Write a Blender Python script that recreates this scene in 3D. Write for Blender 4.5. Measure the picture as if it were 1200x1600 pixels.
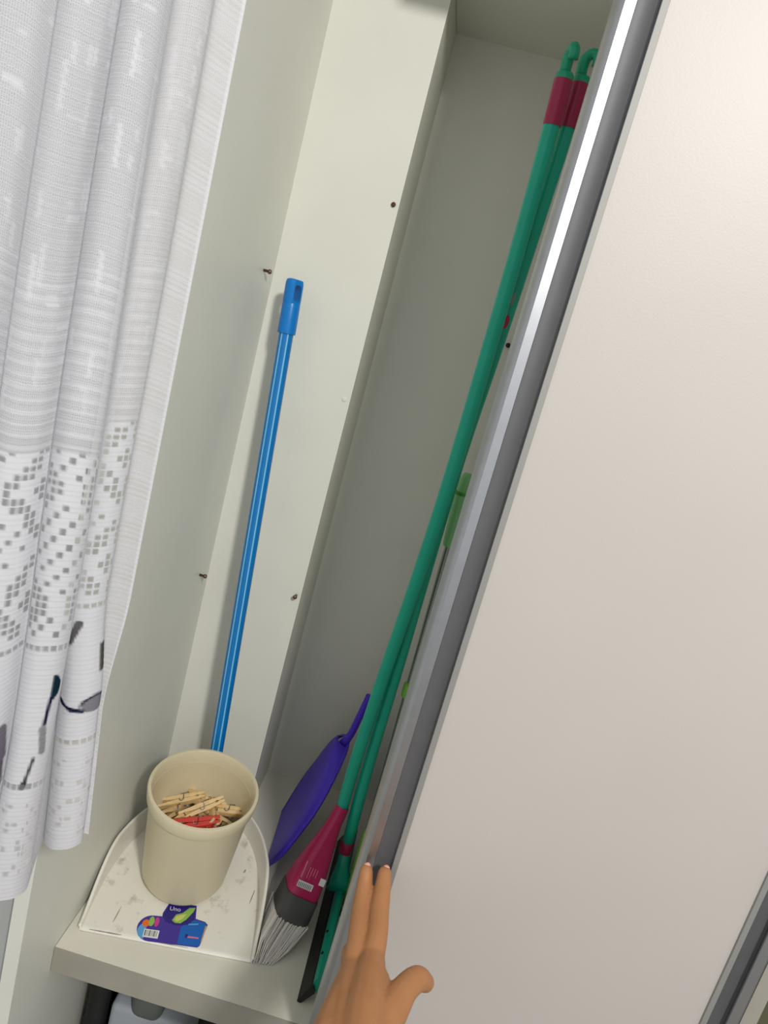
import bpy, bmesh, math, random
import numpy as np
from mathutils import Vector, Matrix

# ------------------------------------------------------------------ scene
for o in list(bpy.data.objects):
    bpy.data.objects.remove(o)
SC = bpy.context.scene
COL = SC.collection
random.seed(4)
RNG = np.random.default_rng(11)

# camera: hand-held phone, rolled and looking slightly down
R_ = Vector((0.96116, 0.10282, 0.25612)); U_ = Vector((-0.27244, 0.20511, 0.94006)); F_ = Vector((-0.04412, 0.97332, -0.22515))
cd = bpy.data.cameras.new('camera'); cam = bpy.data.objects.new('camera', cd); COL.objects.link(cam)
cd.sensor_fit = 'VERTICAL'; cd.sensor_height = 24.0; cd.lens = 24.0 * 1120.1 / 1600.0
cd.clip_start = 0.02
M = Matrix((R_, U_, -F_)).transposed().to_4x4(); M.translation = Vector((0, 0, 1.45))
cam.matrix_world = M
SC.camera = cam

# world: the soft light of a pale room
w = bpy.data.worlds.new('room_light'); SC.world = w; w.use_nodes = True
w.node_tree.nodes['Background'].inputs[0].default_value = (0.96, 0.98, 1.0, 1)
w.node_tree.nodes['Background'].inputs[1].default_value = 0.66

# the ceiling lamp behind and to the right of the viewer
ld = bpy.data.lights.new('ceiling_lamp', 'AREA'); ld.shape = 'DISK'; ld.size = 0.24
ld.energy = 34.0; ld.color = (1.0, 0.97, 0.92)
lamp = bpy.data.objects.new('ceiling_lamp', ld); COL.objects.link(lamp)
lamp.location = (0.67, -0.90, 2.45)
lamp.rotation_euler = (Vector((0.0, 1.0, 1.2)) - Vector(lamp.location)).to_track_quat('-Z', 'Y').to_euler()

vs = SC.view_settings
vs.view_transform = 'Standard'; vs.look = 'None'; vs.gamma = 1.0; vs.use_curve_mapping = False
vs.exposure = 0.0

# ------------------------------------------------------------------ materials
def lin(c):
    return tuple(((v / 255 / 12.92) if v / 255 <= 0.04045 else ((v / 255 + 0.055) / 1.055) ** 2.4) for v in c)

def mat(name, rgb, rough=0.5, metal=0.0, noise=0.0, nscale=40.0, bump=0.0, bscale=200.0, spec=0.5, coat=0.0, sss=0.0, aniso=None):
    m = bpy.data.materials.new(name); m.use_nodes = True
    nt = m.node_tree; b = nt.nodes['Principled BSDF']
    c = lin(rgb)
    b.inputs['Base Color'].default_value = (*c, 1)
    b.inputs['Roughness'].default_value = rough; b.inputs['Metallic'].default_value = metal
    b.inputs['Specular IOR Level'].default_value = spec
    if coat: b.inputs['Coat Weight'].default_value = coat; b.inputs['Coat Roughness'].default_value = 0.08
    if sss:
        b.inputs['Subsurface Weight'].default_value = sss; b.inputs['Subsurface Radius'].default_value = (0.01, 0.004, 0.002)
        b.inputs['Subsurface Scale'].default_value = 0.6
    tc = nt.nodes.new('ShaderNodeTexCoord')
    if noise:
        n = nt.nodes.new('ShaderNodeTexNoise'); n.inputs['Scale'].default_value = nscale; n.inputs['Detail'].default_value = 4
        nt.links.new(tc.outputs['Object'], n.inputs['Vector'])
        r = nt.nodes.new('ShaderNodeValToRGB')
        r.color_ramp.elements[0].position = 0.3; r.color_ramp.elements[1].position = 0.7
        r.color_ramp.elements[0].color = (*[v * (1 - noise) for v in c], 1)
        r.color_ramp.elements[1].color = (*[min(1, v * (1 + noise * 0.5)) for v in c], 1)
        nt.links.new(n.outputs['Fac'], r.inputs['Fac']); nt.links.new(r.outputs['Color'], b.inputs['Base Color'])
    if bump:
        n2 = nt.nodes.new('ShaderNodeTexNoise'); n2.inputs['Scale'].default_value = bscale; n2.inputs['Detail'].default_value = 3
        nt.links.new(tc.outputs['Object'], n2.inputs['Vector'])
        bp = nt.nodes.new('ShaderNodeBump'); bp.inputs['Strength'].default_value = bump; bp.inputs['Distance'].default_value = 0.001
        nt.links.new(n2.outputs['Fac'], bp.inputs['Height']); nt.links.new(bp.outputs['Normal'], b.inputs['Normal'])
    return m

MAT = {}
MAT['melamine'] = mat('white_melamine', (222, 222, 212), 0.42, noise=0.03, nscale=9, bump=0.15, bscale=900)
MAT['melamine_shelf'] = mat('shelf_melamine', (224, 221, 207), 0.33, noise=0.05, nscale=14, bump=0.12, bscale=700)
MAT['edge_band'] = mat('edge_band', (160, 156, 144), 0.5, noise=0.05, nscale=30)
MAT['door_white'] = mat('door_laminate', (190, 184, 178), 0.47, noise=0.02, nscale=6, bump=0.10, bscale=420)
MAT['alu'] = mat('satin_aluminium', (182, 184, 188), 0.37, metal=1.0, noise=0.05, nscale=60)
MAT['alu_dark'] = mat('anodised_channel', (104, 104, 106), 0.6, metal=0.35, noise=0.05, nscale=50)
MAT['alu_dull'] = mat('dull_aluminium', (150, 150, 146), 0.6, metal=0.35)
MAT['gasket'] = mat('door_gasket', (84, 86, 84), 0.6)
MAT['plaster'] = mat('plaster_wall', (170, 172, 170), 0.8, noise=0.05, nscale=20)
MAT['olive'] = mat('olive_dark_fill', (84, 84, 60), 0.7, noise=0.06, nscale=20)  # darkness of the interior beyond the door, put into the colour
MAT['floor'] = mat('floor_tile', (150, 144, 132), 0.4, noise=0.1, nscale=12)
MAT['steel'] = mat('steel_pin', (120, 100, 84), 0.4, metal=0.8)
MAT['rust'] = mat('rusty_screw', (80, 52, 38), 0.6, metal=0.3)
MAT['pan_white'] = mat('white_plastic', (232, 229, 218), 0.38, noise=0.03, nscale=20)
MAT['cream'] = mat('cream_plastic', (216, 205, 174), 0.45, noise=0.03, nscale=12)
MAT['blue'] = mat('blue_plastic', (0, 120, 200), 0.30, spec=0.5)
MAT['blue_pole'] = mat('blue_pole', (0, 116, 190), 0.22, spec=0.6)
MAT['stripe'] = mat('pale_blue_stripe', (120, 196, 236), 0.3)
MAT['green'] = mat('green_pole', (0, 174, 144), 0.38, noise=0.05, nscale=25)
MAT['green_cap'] = mat('green_plastic', (0, 158, 118), 0.4)
MAT['magenta'] = mat('magenta_plastic', (160, 24, 72), 0.42)
MAT['magenta2'] = mat('magenta_block', (176, 16, 84), 0.36)
MAT['teal_body'] = mat('teal_squeegee', (4, 150, 124), 0.35)
MAT['rubber'] = mat('black_rubber', (14, 14, 14), 0.55)
MAT['charcoal'] = mat('charcoal_plastic', (72, 72, 70), 0.5)
MAT['purple'] = mat('purple_plastic', (72, 42, 200), 0.45)
MAT['lime'] = mat('lime_plastic', (118, 180, 62), 0.4)
MAT['softgreen'] = mat('soft_green_grip', (136, 196, 130), 0.45)
MAT['leafgreen'] = mat('leaf_green', (70, 150, 30), 0.45)
MAT['metalpole'] = mat('grey_metal_pole', (150, 148, 142), 0.35, metal=0.8)
MAT['bristle'] = mat('bristle', (226, 222, 214), 0.6)
MAT['wood'] = mat('peg_wood', (226, 196, 142), 0.6, noise=0.12, nscale=120)
MAT['wire'] = mat('peg_wire', (130, 126, 120), 0.35, metal=0.9)
MAT['red'] = mat('red_plastic', (202, 34, 4), 0.4)
MAT['skin'] = mat('skin', (170, 117, 74), 0.55, noise=0.06, nscale=60, bump=0.25, bscale=420, sss=0.12)
MAT['nail'] = mat('nail', (222, 160, 140), 0.3)
MAT['black'] = mat('black_plastic', (22, 22, 24), 0.6)
MAT['boxwhite'] = mat('box_plastic', (160, 166, 174), 0.5)
MAT['slate'] = mat('slate_plastic', (92, 98, 94), 0.5)
MAT['grime'] = mat('dust_smudge', (150, 141, 126), 0.8)
for n, c in dict(s_purple=(66, 48, 150), s_navy=(42, 28, 120), s_blue=(14, 96, 184), s_white=(226, 226, 224), s_bar=(70, 70, 74), s_orange=(226, 110, 44),
                 s_green=(140, 186, 84), s_pink=(196, 60, 140), s_yellow=(206, 206, 110), s_tan=(190, 150, 110), s_red=(190, 30, 70), s_rose=(214, 120, 140), s_grey=(130, 150, 140), s_sky=(90, 160, 214)).items():
    MAT[n] = mat('print_' + n[2:], c, 0.45)

# ------------------------------------------------------------------ helpers
def link(name, me, m, parent=None):
    o = bpy.data.objects.new(name, me); COL.objects.link(o)
    if m is not None: me.materials.append(MAT[m] if isinstance(m, str) else m)
    if parent: o.parent = parent
    return o

def obj(name, bm, m, parent=None, smooth=False):
    bmesh.ops.recalc_face_normals(bm, faces=bm.faces)
    me = bpy.data.meshes.new(name); bm.to_mesh(me); bm.free()
    if smooth:
        for p in me.polygons: p.use_smooth = True
    return link(name, me, m, parent)

def smooth_by_angle(o, deg=40):
    me = o.data
    for p in me.polygons: p.use_smooth = True
    bm = bmesh.new(); bm.from_mesh(me)
    for e in bm.edges:
        if len(e.link_faces) == 2 and e.calc_face_angle(0) > math.radians(deg): e.smooth = False
    bm.to_mesh(me); bm.free()
    return o

def thing(name, label, cat, loc, group=None):
    o = bpy.data.objects.new(name, None); COL.objects.link(o); o.empty_display_size = 0.02
    o.location = loc; o['label'] = label; o['category'] = cat
    if group: o['group'] = group
    return o

def rel(o, root):
    """mesh built in world coordinates -> child of an Empty that stands at the thing's base"""
    o.data.transform(Matrix.Translation(-Vector(root.location))); return o

def tag(o, label, cat, group=None):
    o['label'] = label; o['category'] = cat
    if group: o['group'] = group
    return o

def struct(o, label=None):
    o['kind'] = 'structure'
    if label: o['label'] = label
    return o

def add_box(bm, a, b, bevel=0.0, seg=2):
    t = bmesh.new()
    bmesh.ops.create_cube(t, size=1)
    a = Vector(a); b = Vector(b)
    for v in t.verts:
        v.co = Vector(((a[i] + b[i]) / 2 + v.co[i] * (b[i] - a[i]) for i in range(3)))
    if bevel: bmesh.ops.bevel(t, geom=t.edges[:], offset=bevel, segments=seg, profile=0.5, affect='EDGES')
    me = bpy.data.meshes.new('t'); t.to_mesh(me); t.free(); bm.from_mesh(me); bpy.data.meshes.remove(me)
    return bm

def frames(pts):
    pts = [Vector(p) for p in pts]; T = []
    for i in range(len(pts)):
        a = pts[max(0, i - 1)]; b = pts[min(len(pts) - 1, i + 1)]
        T.append((b - a).normalized())
    ref = Vector((0, 1, 0)) if abs(T[0].dot(Vector((0, 1, 0)))) < 0.9 else Vector((1, 0, 0))
    n = (ref - T[0] * ref.dot(T[0])).normalized(); out = []
    for t in T:
        n = (n - t * n.dot(t)).normalized(); out.append((t, n, t.cross(n)))
    return pts, out

def add_tube(bm, pts, rad, n=16, cap=True, rad2=None):
    """swept tube; rad (and rad2 for the second axis) a number or one per point"""
    pts, fr = frames(pts)
    rr = rad if isinstance(rad, (list, tuple)) else [rad] * len(pts)
    r2 = rr if rad2 is None else (rad2 if isinstance(rad2, (list, tuple)) else [rad2] * len(pts))
    rings = []
    for p, (t, a, b), r, q in zip(pts, fr, rr, r2):
        rings.append([bm.verts.new(p + a * math.cos(k * 2 * math.pi / n) * r + b * math.sin(k * 2 * math.pi / n) * q) for k in range(n)])
    for i in range(len(rings) - 1):
        for k in range(n):
            bm.faces.new((rings[i][k], rings[i][(k + 1) % n], rings[i + 1][(k + 1) % n], rings[i + 1][k]))
    if cap: bm.faces.new(rings[0][::-1]); bm.faces.new(rings[-1])
    return bm

def add_lathe(bm, prof, n=48, origin=(0, 0, 0), axis=(0, 0, 1), closed=False):
    ax = Vector(axis).normalized(); e1 = Vector((1, 0, 0)) if abs(ax.x) < 0.9 else Vector((0, 1, 0)); e1 = (e1 - ax * e1.dot(ax)).normalized(); e2 = ax.cross(e1); O = Vector(origin)
    rings = []
    for r, h in prof:
        if r < 1e-6: rings.append([bm.verts.new(O + ax * h)])
        else: rings.append([bm.verts.new(O + ax * h + (e1 * math.cos(2 * math.pi * k / n) + e2 * math.sin(2 * math.pi * k / n)) * r) for k in range(n)])
    idx = list(range(len(rings) - 1)) + ([len(rings) - 1] if closed else [])
    for i in idx:
        A = rings[i]; B = rings[(i + 1) % len(rings)]
        for k in range(n):
            q = (k + 1) % n
            if len(A) == 1 and len(B) == 1: continue
            if len(A) == 1: bm.faces.new((A[0], B[q], B[k]))
            elif len(B) == 1: bm.faces.new((A[k], A[q], B[0]))
            else: bm.faces.new((A[k], A[q], B[q], B[k]))
    return bm

def add_prism(bm, poly, o, ex, ey, ez, h):
    """polygon (2D list) in the ex/ey frame at o, extruded along ez by h"""
    o, ex, ey, ez = Vector(o), Vector(ex), Vector(ey), Vector(ez)
    lo = [bm.verts.new(o + ex * x + ey * y) for x, y in poly]
    hi = [bm.verts.new(o + ex * x + ey * y + ez * h) for x, y in poly]
    n = len(poly)
    bm.faces.new(lo[::-1]); bm.faces.new(hi)
    for k in range(n): bm.faces.new((lo[k], lo[(k + 1) % n], hi[(k + 1) % n], hi[k]))
    return bm

def spline(pts, n):
    """Catmull-Rom through the points"""
    P = [Vector(p) for p in pts]; P = [P[0] * 2 - P[1]] + P + [P[-1] * 2 - P[-2]]; out = []
    m = len(P) - 3
    for s in range(n + 1):
        u = s / n * m; i = min(int(u), m - 1); t = u - i
        a, b, c, d = P[i], P[i + 1], P[i + 2], P[i + 3]
        out.append(0.5 * ((2 * b) + (c - a) * t + (2 * a - 5 * b + 4 * c - d) * t * t + (3 * b - a - 3 * c + d) * t ** 3))
    return out

def copy_tree(o, parent=None):
    c = o.copy(); COL.objects.link(c); c.parent = parent
    for ch in [x for x in o.children]: copy_tree(ch, c)
    return c

def text_mesh(s, size):
    cu = bpy.data.curves.new('txt', 'FONT'); cu.body = s; cu.size = size; cu.align_x = 'CENTER'; cu.align_y = 'CENTER'
    t = bpy.data.objects.new('txt', cu); COL.objects.link(t); bpy.context.view_layer.update()
    me = bpy.data.meshes.new_from_object(t); bpy.data.objects.remove(t); bpy.data.curves.remove(cu)
    return me

# ------------------------------------------------------------------ dimensions (metres)
XL, XC, XR = -0.3127, -0.1496, 0.082          # left panel face, column edge, right panel face
YC, YB = 1.1343, 1.30                          # column face, recess back
ZS, ZT = 0.5605, 1.9462                        # shelf top, compartment top
YF, TH = 0.781, 0.0406                         # shelf front, shelf thickness
YP = 0.682                                     # front of the side panels

# ------------------------------------------------------------------ cupboard shell and room
bm = bmesh.new(); add_box(bm, (XL - 0.018, YP, 0), (XL, YB + 0.02, 2.3)); wall_left = struct(obj('wall_left', bm, 'melamine'), 'white left side panel of the cupboard')
bm = bmesh.new(); add_box(bm, (XL, YC, ZS), (XC, YB + 0.02, 2.3)); wall_backleft = struct(obj('wall_back_left', bm, 'melamine'), 'boxed-in white column at the back of the cupboard')
bm = bmesh.new(); add_box(bm, (XL, YB, 0), (1.3, YB + 0.02, 2.3)); wall_back = struct(obj('wall_back', bm, 'melamine'), 'white back panel in the shaded recess')
bm = bmesh.new(); add_box(bm, (XR, YF, 0), (XR + 0.018, YB, 2.3)); wall_right = struct(obj('wall_right', bm, 'melamine'), 'white right side panel behind the sliding door')
bm = bmesh.new(); add_box(bm, (XC + 0.0006, 0.97, ZT), (XR, YB, ZT + 0.018)); struct(obj('ceiling', bm, 'melamine'), 'underside of the board closing the recess')
bm = bmesh.new(); add_box(bm, (-1.6, -2.4, -0.02), (1.6, YB + 0.02, 0)); struct(obj('floor', bm, 'floor'), 'floor of the room')
bm = bmesh.new(); add_box(bm, (-1.5, YP + 0.012, 0), (XL - 0.0185, YP + 0.06, 2.6)); struct(obj('wall_front_left', bm, 'plaster'), 'grey wall beside the cupboard behind the curtain')
bm = bmesh.new(); add_box(bm, (XL - 0.018, YP, 2.122), (1.3, 0.80, 2.19), 0.002); struct(obj('trim_1', bm, 'alu_dark'), 'top rail of the sliding door')
bm = bmesh.new(); add_box(bm, (XL, 0.80, 2.122), (1.3, YB, 2.142)); struct(obj('trim_2', bm, 'melamine'), 'top board of the cupboard')

bm = bmesh.new(); add_box(bm, (0.530, 0.742, 0), (0.548, YB, 2.3)); struct(obj('wall_right_outer', bm, 'edge_band'), 'white edge of the next cupboard panel at the lower right')
bm = bmesh.new(); add_box(bm, (0.5485, 0.76, 0), (1.3, 0.80, 2.3)); struct(obj('wall_front_right', bm, 'olive'), 'added wall coloured dark olive for the dark interior beyond the sliding door')  # added wall; its dark colour stands for an unlit interior

shelf_bm = bmesh.new(); add_box(shelf_bm, (XL + 0.0008, YF + 0.0012, ZS - TH), (XR, YB, ZS))
shelf = thing('shelf_board', 'thick white shelf board carrying the dustpan and brooms', 'shelf', ((XL + XR) / 2, 1.04, ZS - TH))
rel(obj('board', shelf_bm, 'melamine_shelf', shelf), shelf)
bm = bmesh.new(); add_box(bm, (XL + 0.0008, YF, ZS - TH), (XR, YF + 0.0012, ZS - 0.0006)); e = rel(obj('edge_band', bm, 'edge_band', shelf), shelf); e['label'] = 'grey edge band of the shelf'

# shelf pins and screws left in the panels
def pin(name, p, d, parent, m='steel', L=0.010, r=0.0028):
    bm = bmesh.new(); p = Vector(p); d = Vector(d).normalized()
    add_lathe(bm, [(0, -0.001), (r * 0.75, -0.001), (r * 0.75, L * 0.6), (r * 1.25, L * 0.62), (r * 1.25, L * 0.9), (r * 0.8, L), (0, L)], 14, p, d)
    return obj(name, bm, m, parent, True)
pin('shelf_pin', (XL, 1.0781, 1.5016), (1, 0, 0.0), wall_left, L=0.012); pin('shelf_pin', (XL, 1.0862, 1.0135), (1, 0, 0), wall_left, L=0.012)
pin('shelf_pin', (-0.158, YC, 1.6433), (0, -1, 0), wall_backleft, 'rust', 0.003); pin('shelf_pin', (-0.1575, YC, 1.0074), (0, -1, 0), wall_backleft, 'steel', 0.013)
bm = bmesh.new(); add_lathe(bm, [(0, -0.0005), (0.0042, -0.0005), (0.0042, 0.0006), (0.0034, 0.001), (0, 0.0008)], 18, (-0.159, YC, 1.3461), (0, -1, 0)); obj('hole_plug', bm, 'melamine', wall_backleft, True)
pin('screw', (0.0735, YB, 1.497), (0, -1, 0), wall_back, 'black', 0.006, 0.0034)

# ------------------------------------------------------------------ sliding door
YD = 0.715
def stile(prefix, x0, s, root):
    """aluminium pull profile; x0 = outer edge, s = +1 when the panel lies to the right"""
    X = lambda d: x0 + s * d
    def ex(poly, name, m, z0=0.02, z1=2.117):
        bm = bmesh.new(); add_prism(bm, [(X(a), b) for a, b in poly], (0, 0, z0), (1, 0, 0), (0, 1, 0), (0, 0, 1), z1 - z0)
        o = obj(name, bm, m, root); return smooth_by_angle(o, 25)
    ex([(0.0, YD + 0.012), (0.0022, YD + 0.0055), (0.0052, YD + 0.0012), (0.0088, YD - 0.0012), (0.0182, YD + 0.0003), (0.0188, YD + 0.0015), (0.0178, YD + 0.0035), (0.0055, YD + 0.0052), (0.0035, YD + 0.0095), (0.003, YD + 0.024), (0.0, YD + 0.024)], 'pull_lip', 'alu')
    arc = [(0.0178, YD + 0.0036), (0.0176, YD + 0.0065), (0.0190, YD + 0.0090), (0.0225, YD + 0.0102), (0.0285, YD + 0.0100), (0.0345, YD + 0.0080), (0.0372, YD + 0.0055), (0.0386, YD + 0.0050), (0.0388, YD + 0.001)]
    back = [(0.0402, YD + 0.001), (0.0402, YD + 0.0195), (0.0038, YD + 0.0195), (0.0038, YD + 0.0066)]
    ex(arc + back, 'finger_channel', 'alu_dark')
    ex([(0.0388, YD + 0.0003), (0.0394, YD - 0.0008), (0.0455, YD - 0.0008), (0.0460, YD + 0.0012), (0.0460, YD + 0.020), (0.0403, YD + 0.020), (0.0403, YD + 0.0004)], 'frame_edge', 'alu_dull')
door = bpy.data.objects.new('door_1', None); COL.objects.link(door); struct(door, 'white sliding cupboard door with aluminium pull profiles')
DX0, DX1 = 0.0440, 0.5160
stile('left', DX0, 1, door); stile('right', DX1, -1, door)
bm = bmesh.new(); add_box(bm, (DX0 + 0.0455, YD + 0.0018, 0.025), (DX1 - 0.0455, YD + 0.017, 2.112)); obj('door_panel', bm, 'door_white', door)

# ------------------------------------------------------------------ lace curtain
def curtain():
    ctrl = [(-0.2335, 0.607), (-0.2440, 0.602), (-0.2505, 0.595), (-0.2478, 0.582), (-0.2530, 0.570), (-0.2645, 0.566), (-0.2745, 0.574), (-0.2785, 0.586),
            (-0.2715, 0.572), (-0.2610, 0.552), (-0.2545, 0.537), (-0.2570, 0.523), (-0.2690, 0.515), (-0.2815, 0.520), (-0.2880, 0.531),
            (-0.2915, 0.513), (-0.3020, 0.499), (-0.3160, 0.500), (-0.3230, 0.512), (-0.3290, 0.494), (-0.3440, 0.482), (-0.3600, 0.489), (-0.3670, 0.503),
            (-0.3740, 0.480), (-0.3920, 0.468), (-0.4120, 0.479), (-0.4220, 0.497), (-0.4330, 0.475), (-0.4520, 0.468), (-0.4700, 0.480)]
    P = np.array([tuple(v)[:2] for v in spline([(x, y, 0) for x, y in ctrl], 2900)])
    arc = np.concatenate([[0], np.cumsum(np.linalg.norm(np.diff(P, axis=0), axis=1))])
    step = 0.0016; uu = np.arange(0, arc[-1], step); px_ = np.interp(uu, arc, P[:, 0]); py_ = np.interp(uu, arc, P[:, 1])
    hem = 0.0
    zz = np.concatenate([np.arange(0, 0.86, step), np.arange(0.87, 1.36, 0.02)])
    NU, NV = len(uu), len(zz)
    U, V = np.meshgrid(uu, zz); X, _ = np.meshgrid(px_, zz); Y, _ = np.meshgrid(py_, zz)
    fold = np.clip((0.26 - V) / 0.11, 0, 1); fold = fold * fold * (3 - 2 * fold)
    mg = np.clip(1 - U / 0.026, 0, 1)
    near = np.exp(-(U / 0.085) ** 2)
    X = X - 0.016 * fold * mg + (0.011 * fold + 0.010 * np.clip((0.14 - V) / 0.14, 0, 1)) * near
    Y = Y - 0.004 * fold * mg
    loose = np.clip(U / 0.05, 0, 1)
    X = X + loose * (0.0025 * np.sin(4.2 * V + 1.0) + 0.0022 * np.sin(11 * V + 25 * U))
    Y = Y + loose * (0.0030 * np.sin(6.0 * V + 14 * U) + 0.0020 * np.sin(15 * V + 31 * U))
    Z0 = 0.908 + 0.005 * np.sin(U / 0.021) - 0.022 * np.clip((U - 0.09) / 0.05, 0, 1)
    Z = Z0 + V + 0.0006 * np.sin(V * 900 + U * 40)
    # coverage: 1 = solid thread, 0 = hole ; netm = fine mesh amount
    cov = np.ones_like(U); net = np.zeros_like(U)
    rp, cp = 0.0064, 0.0062
    ci = np.floor(U / cp); cf = U / cp - ci - 0.5
    ri = np.floor(V / rp); rf = V / rp - ri - 0.5
    hole = np.clip((0.46 - np.maximum(np.abs(cf) * 0.98, np.abs(rf) * 1.18) - 0.10 * (cf ** 2 + rf ** 2)) / 0.16, 0, 1)
    i = np.mod(ci, 13) - 6; j = np.mod(ri - 38, 15) - 7
    dd = np.abs(i) / 6.5 + np.abs(j) / 7.5
    hash_ = np.mod(np.sin(ci * 12.9898 + ri * 78.233) * 43758.5453, 1)
    band = (V > 0.262) & (V < 0.420)
    pat = ((dd > 0.55) & (dd < 0.92)) | (dd < 0.16) | ((dd > 1.12) & (np.mod(ci + ri, 3) == 0))
    pat = pat & (hash_ > 0.10)
    rows = (ri == 39) | (ri == 18)
    rows2 = (np.abs(V - 0.4265 - 0.0015 * np.sin(U * 60)) < rp / 2)
    top = np.clip((V - 0.415) / 0.006, 0, 1)
    cov -= 0.86 * hole * (band & pat)
    cov -= 0.80 * hole * rows * (np.mod(ci, 1) == 0) * 0.9
    hemlace = (V < 0.100) & (V > 0.012)
    wav = np.abs(np.mod(U / 0.036, 1) - 0.5) * 0.05
    cov -= 0.45 * hole * hemlace * ((np.mod(ri + np.floor(wav / rp), 4) < 2) & (hash_ > 0.45))
    # open net above the band: horizontal threads fading to a honeycomb with sparse strokes
    net = np.clip((V - 0.418) / 0.02, 0, 1)
    cov = np.where(V > 0.418, cov * (1 - top) + top * (0.58 + 0.20 * (np.abs(np.mod(V / 0.0092, 1) - 0.5) > 0.34) * (V < 0.56)), cov)
    sc_ = np.zeros_like(U)
    for _ in range(420):
        u0, v0 = RNG.uniform(0, uu[-1]), RNG.uniform(0.44, 0.86)
        if RNG.random() < 0.6: hw, hh = 0.0011, RNG.uniform(0.004, 0.016)
        else: hw, hh = RNG.uniform(0.002, 0.006), 0.0013
        sd_ = np.maximum(np.abs(U - u0 - 0.0008 * np.sin(V * 900)) - hw, np.abs(V - v0) - hh)
        sc_ = np.maximum(sc_, np.clip(0.7 - sd_ / 0.0016, 0, 1) * RNG.uniform(0.12, 0.40))
    cov = np.clip(cov + sc_ * (V > 0.43), 0, 1)
    margin = (U < 0.0235)                       # selvedge strip
    cov = np.where(margin & (V > 0.10), 0.55 + 0.14 * (np.abs(np.mod(V / 0.005, 1) - 0.5) > 0.25), cov)
    cov = np.where(U < 0.0018, 1.0, cov); cov = np.where(V < 0.004, 1.0, cov)
    net = np.where(margin, 0.4, net)
    # printed utensils on the solid band
    colr = np.ones(U.shape + (3,)) * np.array(lin((226, 226, 230)))
    def cap(p, q, r):
        p, q = np.array(p), np.array(q); e = q - p
        t = np.clip(((U - p[0]) * e[0] + (V - p[1]) * e[1]) / (e @ e), 0, 1)
        return np.hypot(U - p[0] - t * e[0], V - p[1] - t * e[1]) - r
    def ell(c, r): return (np.hypot((U - c[0]) / r[0], (V - c[1]) / r[1]) - 1) * min(r)
    U0 = U; U = U - 0.011
    def paint(sd, c):
        k = np.clip(0.5 - sd / 0.0012, 0, 1)[..., None]; colr[:] = colr * (1 - k) + np.array(lin(c)) * k
    box = lambda c, h: np.maximum(np.abs(U - c[0]) - h[0], np.abs(V - c[1]) - h[1])
    navy, grey, teal = (34, 36, 66), (104, 102, 106), (26, 50, 64)
    paint(ell((0.027, 0.155), (0.0135, 0.0085)), (138, 136, 144)); paint(np.maximum(ell((0.027, 0.155), (0.0150, 0.010)), -ell((0.027, 0.152), (0.0145, 0.010))), navy)
    paint(cap((0.039, 0.150), (0.048, 0.152), 0.0018), navy); paint(cap((0.048, 0.152), (0.062, 0.159), 0.0020), navy)
    paint(box((0.0205, 0.200), (0.0055, 0.014)), (92, 90, 88)); paint(box((0.0142, 0.204), (0.0008, 0.018)), (60, 60, 62))
    paint(cap((0.046, 0.236), (0.054, 0.218), 0.0036), grey)
    paint(np.maximum(ell((0.143, 0.214), (0.011, 0.0125)), U - 0.143), teal); paint(cap((0.142, 0.204), (0.144, 0.180), 0.0019), navy)
    paint(cap((0.1445, 0.175), (0.141, 0.152), 0.0034), (150, 150, 154)); paint(cap((0.148, 0.146), (0.152, 0.122), 0.0014), (70, 70, 76)); paint(cap((0.152, 0.122), (0.153, 0.118), 0.0026), (60, 60, 66))
    paint(cap((0.200, 0.175), (0.196, 0.145), 0.006), (128, 122, 132)); paint(cap((0.197, 0.137), (0.195, 0.115), 0.0055), (118, 112, 122))
    U = U0
    verts = np.stack([X, Y, Z], -1).reshape(-1, 3)
    idx = np.arange(NU * NV).reshape(NV, NU)
    quads = np.stack([idx[:-1, :-1], idx[:-1, 1:], idx[1:, 1:], idx[1:, :-1]], -1).reshape(-1, 4)
    me = bpy.data.meshes.new('lace_curtain')
    me.vertices.add(len(verts)); me.vertices.foreach_set('co', verts.ravel().astype(np.float32))
    me.loops.add(quads.size); me.loops.foreach_set('vertex_index', quads.ravel().astype(np.int32))
    me.polygons.add(len(quads)); me.polygons.foreach_set('loop_start', np.arange(0, quads.size, 4, dtype=np.int32))
    me.update(); me.validate()
    me.polygons.foreach_set('use_smooth', np.ones(len(quads), dtype=bool))
    def fattr(n, a):
        at = me.attributes.new(n, 'FLOAT', 'POINT'); at.data.foreach_set('value', a.ravel().astype(np.float32))
    fattr('cov', cov); fattr('net', net); fattr('uu', U); fattr('vv', V)
    at = me.attributes.new('tint', 'FLOAT_VECTOR', 'POINT'); at.data.foreach_set('vector', colr.reshape(-1).astype(np.float32))
    m = bpy.data.materials.new('white_lace'); m.use_nodes = True; nt = m.node_tree; nt.nodes.clear()
    N = lambda t: nt.nodes.new(t)
    L = nt.links.new
    out = N('ShaderNodeOutputMaterial'); mix = N('ShaderNodeMixShader'); tr = N('ShaderNodeBsdfTransparent')
    df = N('ShaderNodeBsdfDiffuse'); tl = N('ShaderNodeBsdfTranslucent'); cm = N('ShaderNodeMixShader'); cm.inputs[0].default_value = 0.28
    def A(n):
        a_ = N('ShaderNodeAttribute'); a_.attribute_name = n; return a_
    tint = A('tint'); L(tint.outputs['Vector'], df.inputs['Color']); L(tint.outputs['Vector'], tl.inputs['Color'])
    L(df.outputs[0], cm.inputs[1]); L(tl.outputs[0], cm.inputs[2])
    cx = N('ShaderNodeCombineXYZ'); L(A('uu').outputs['Fac'], cx.inputs[0]); L(A('vv').outputs['Fac'], cx.inputs[1])
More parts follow.
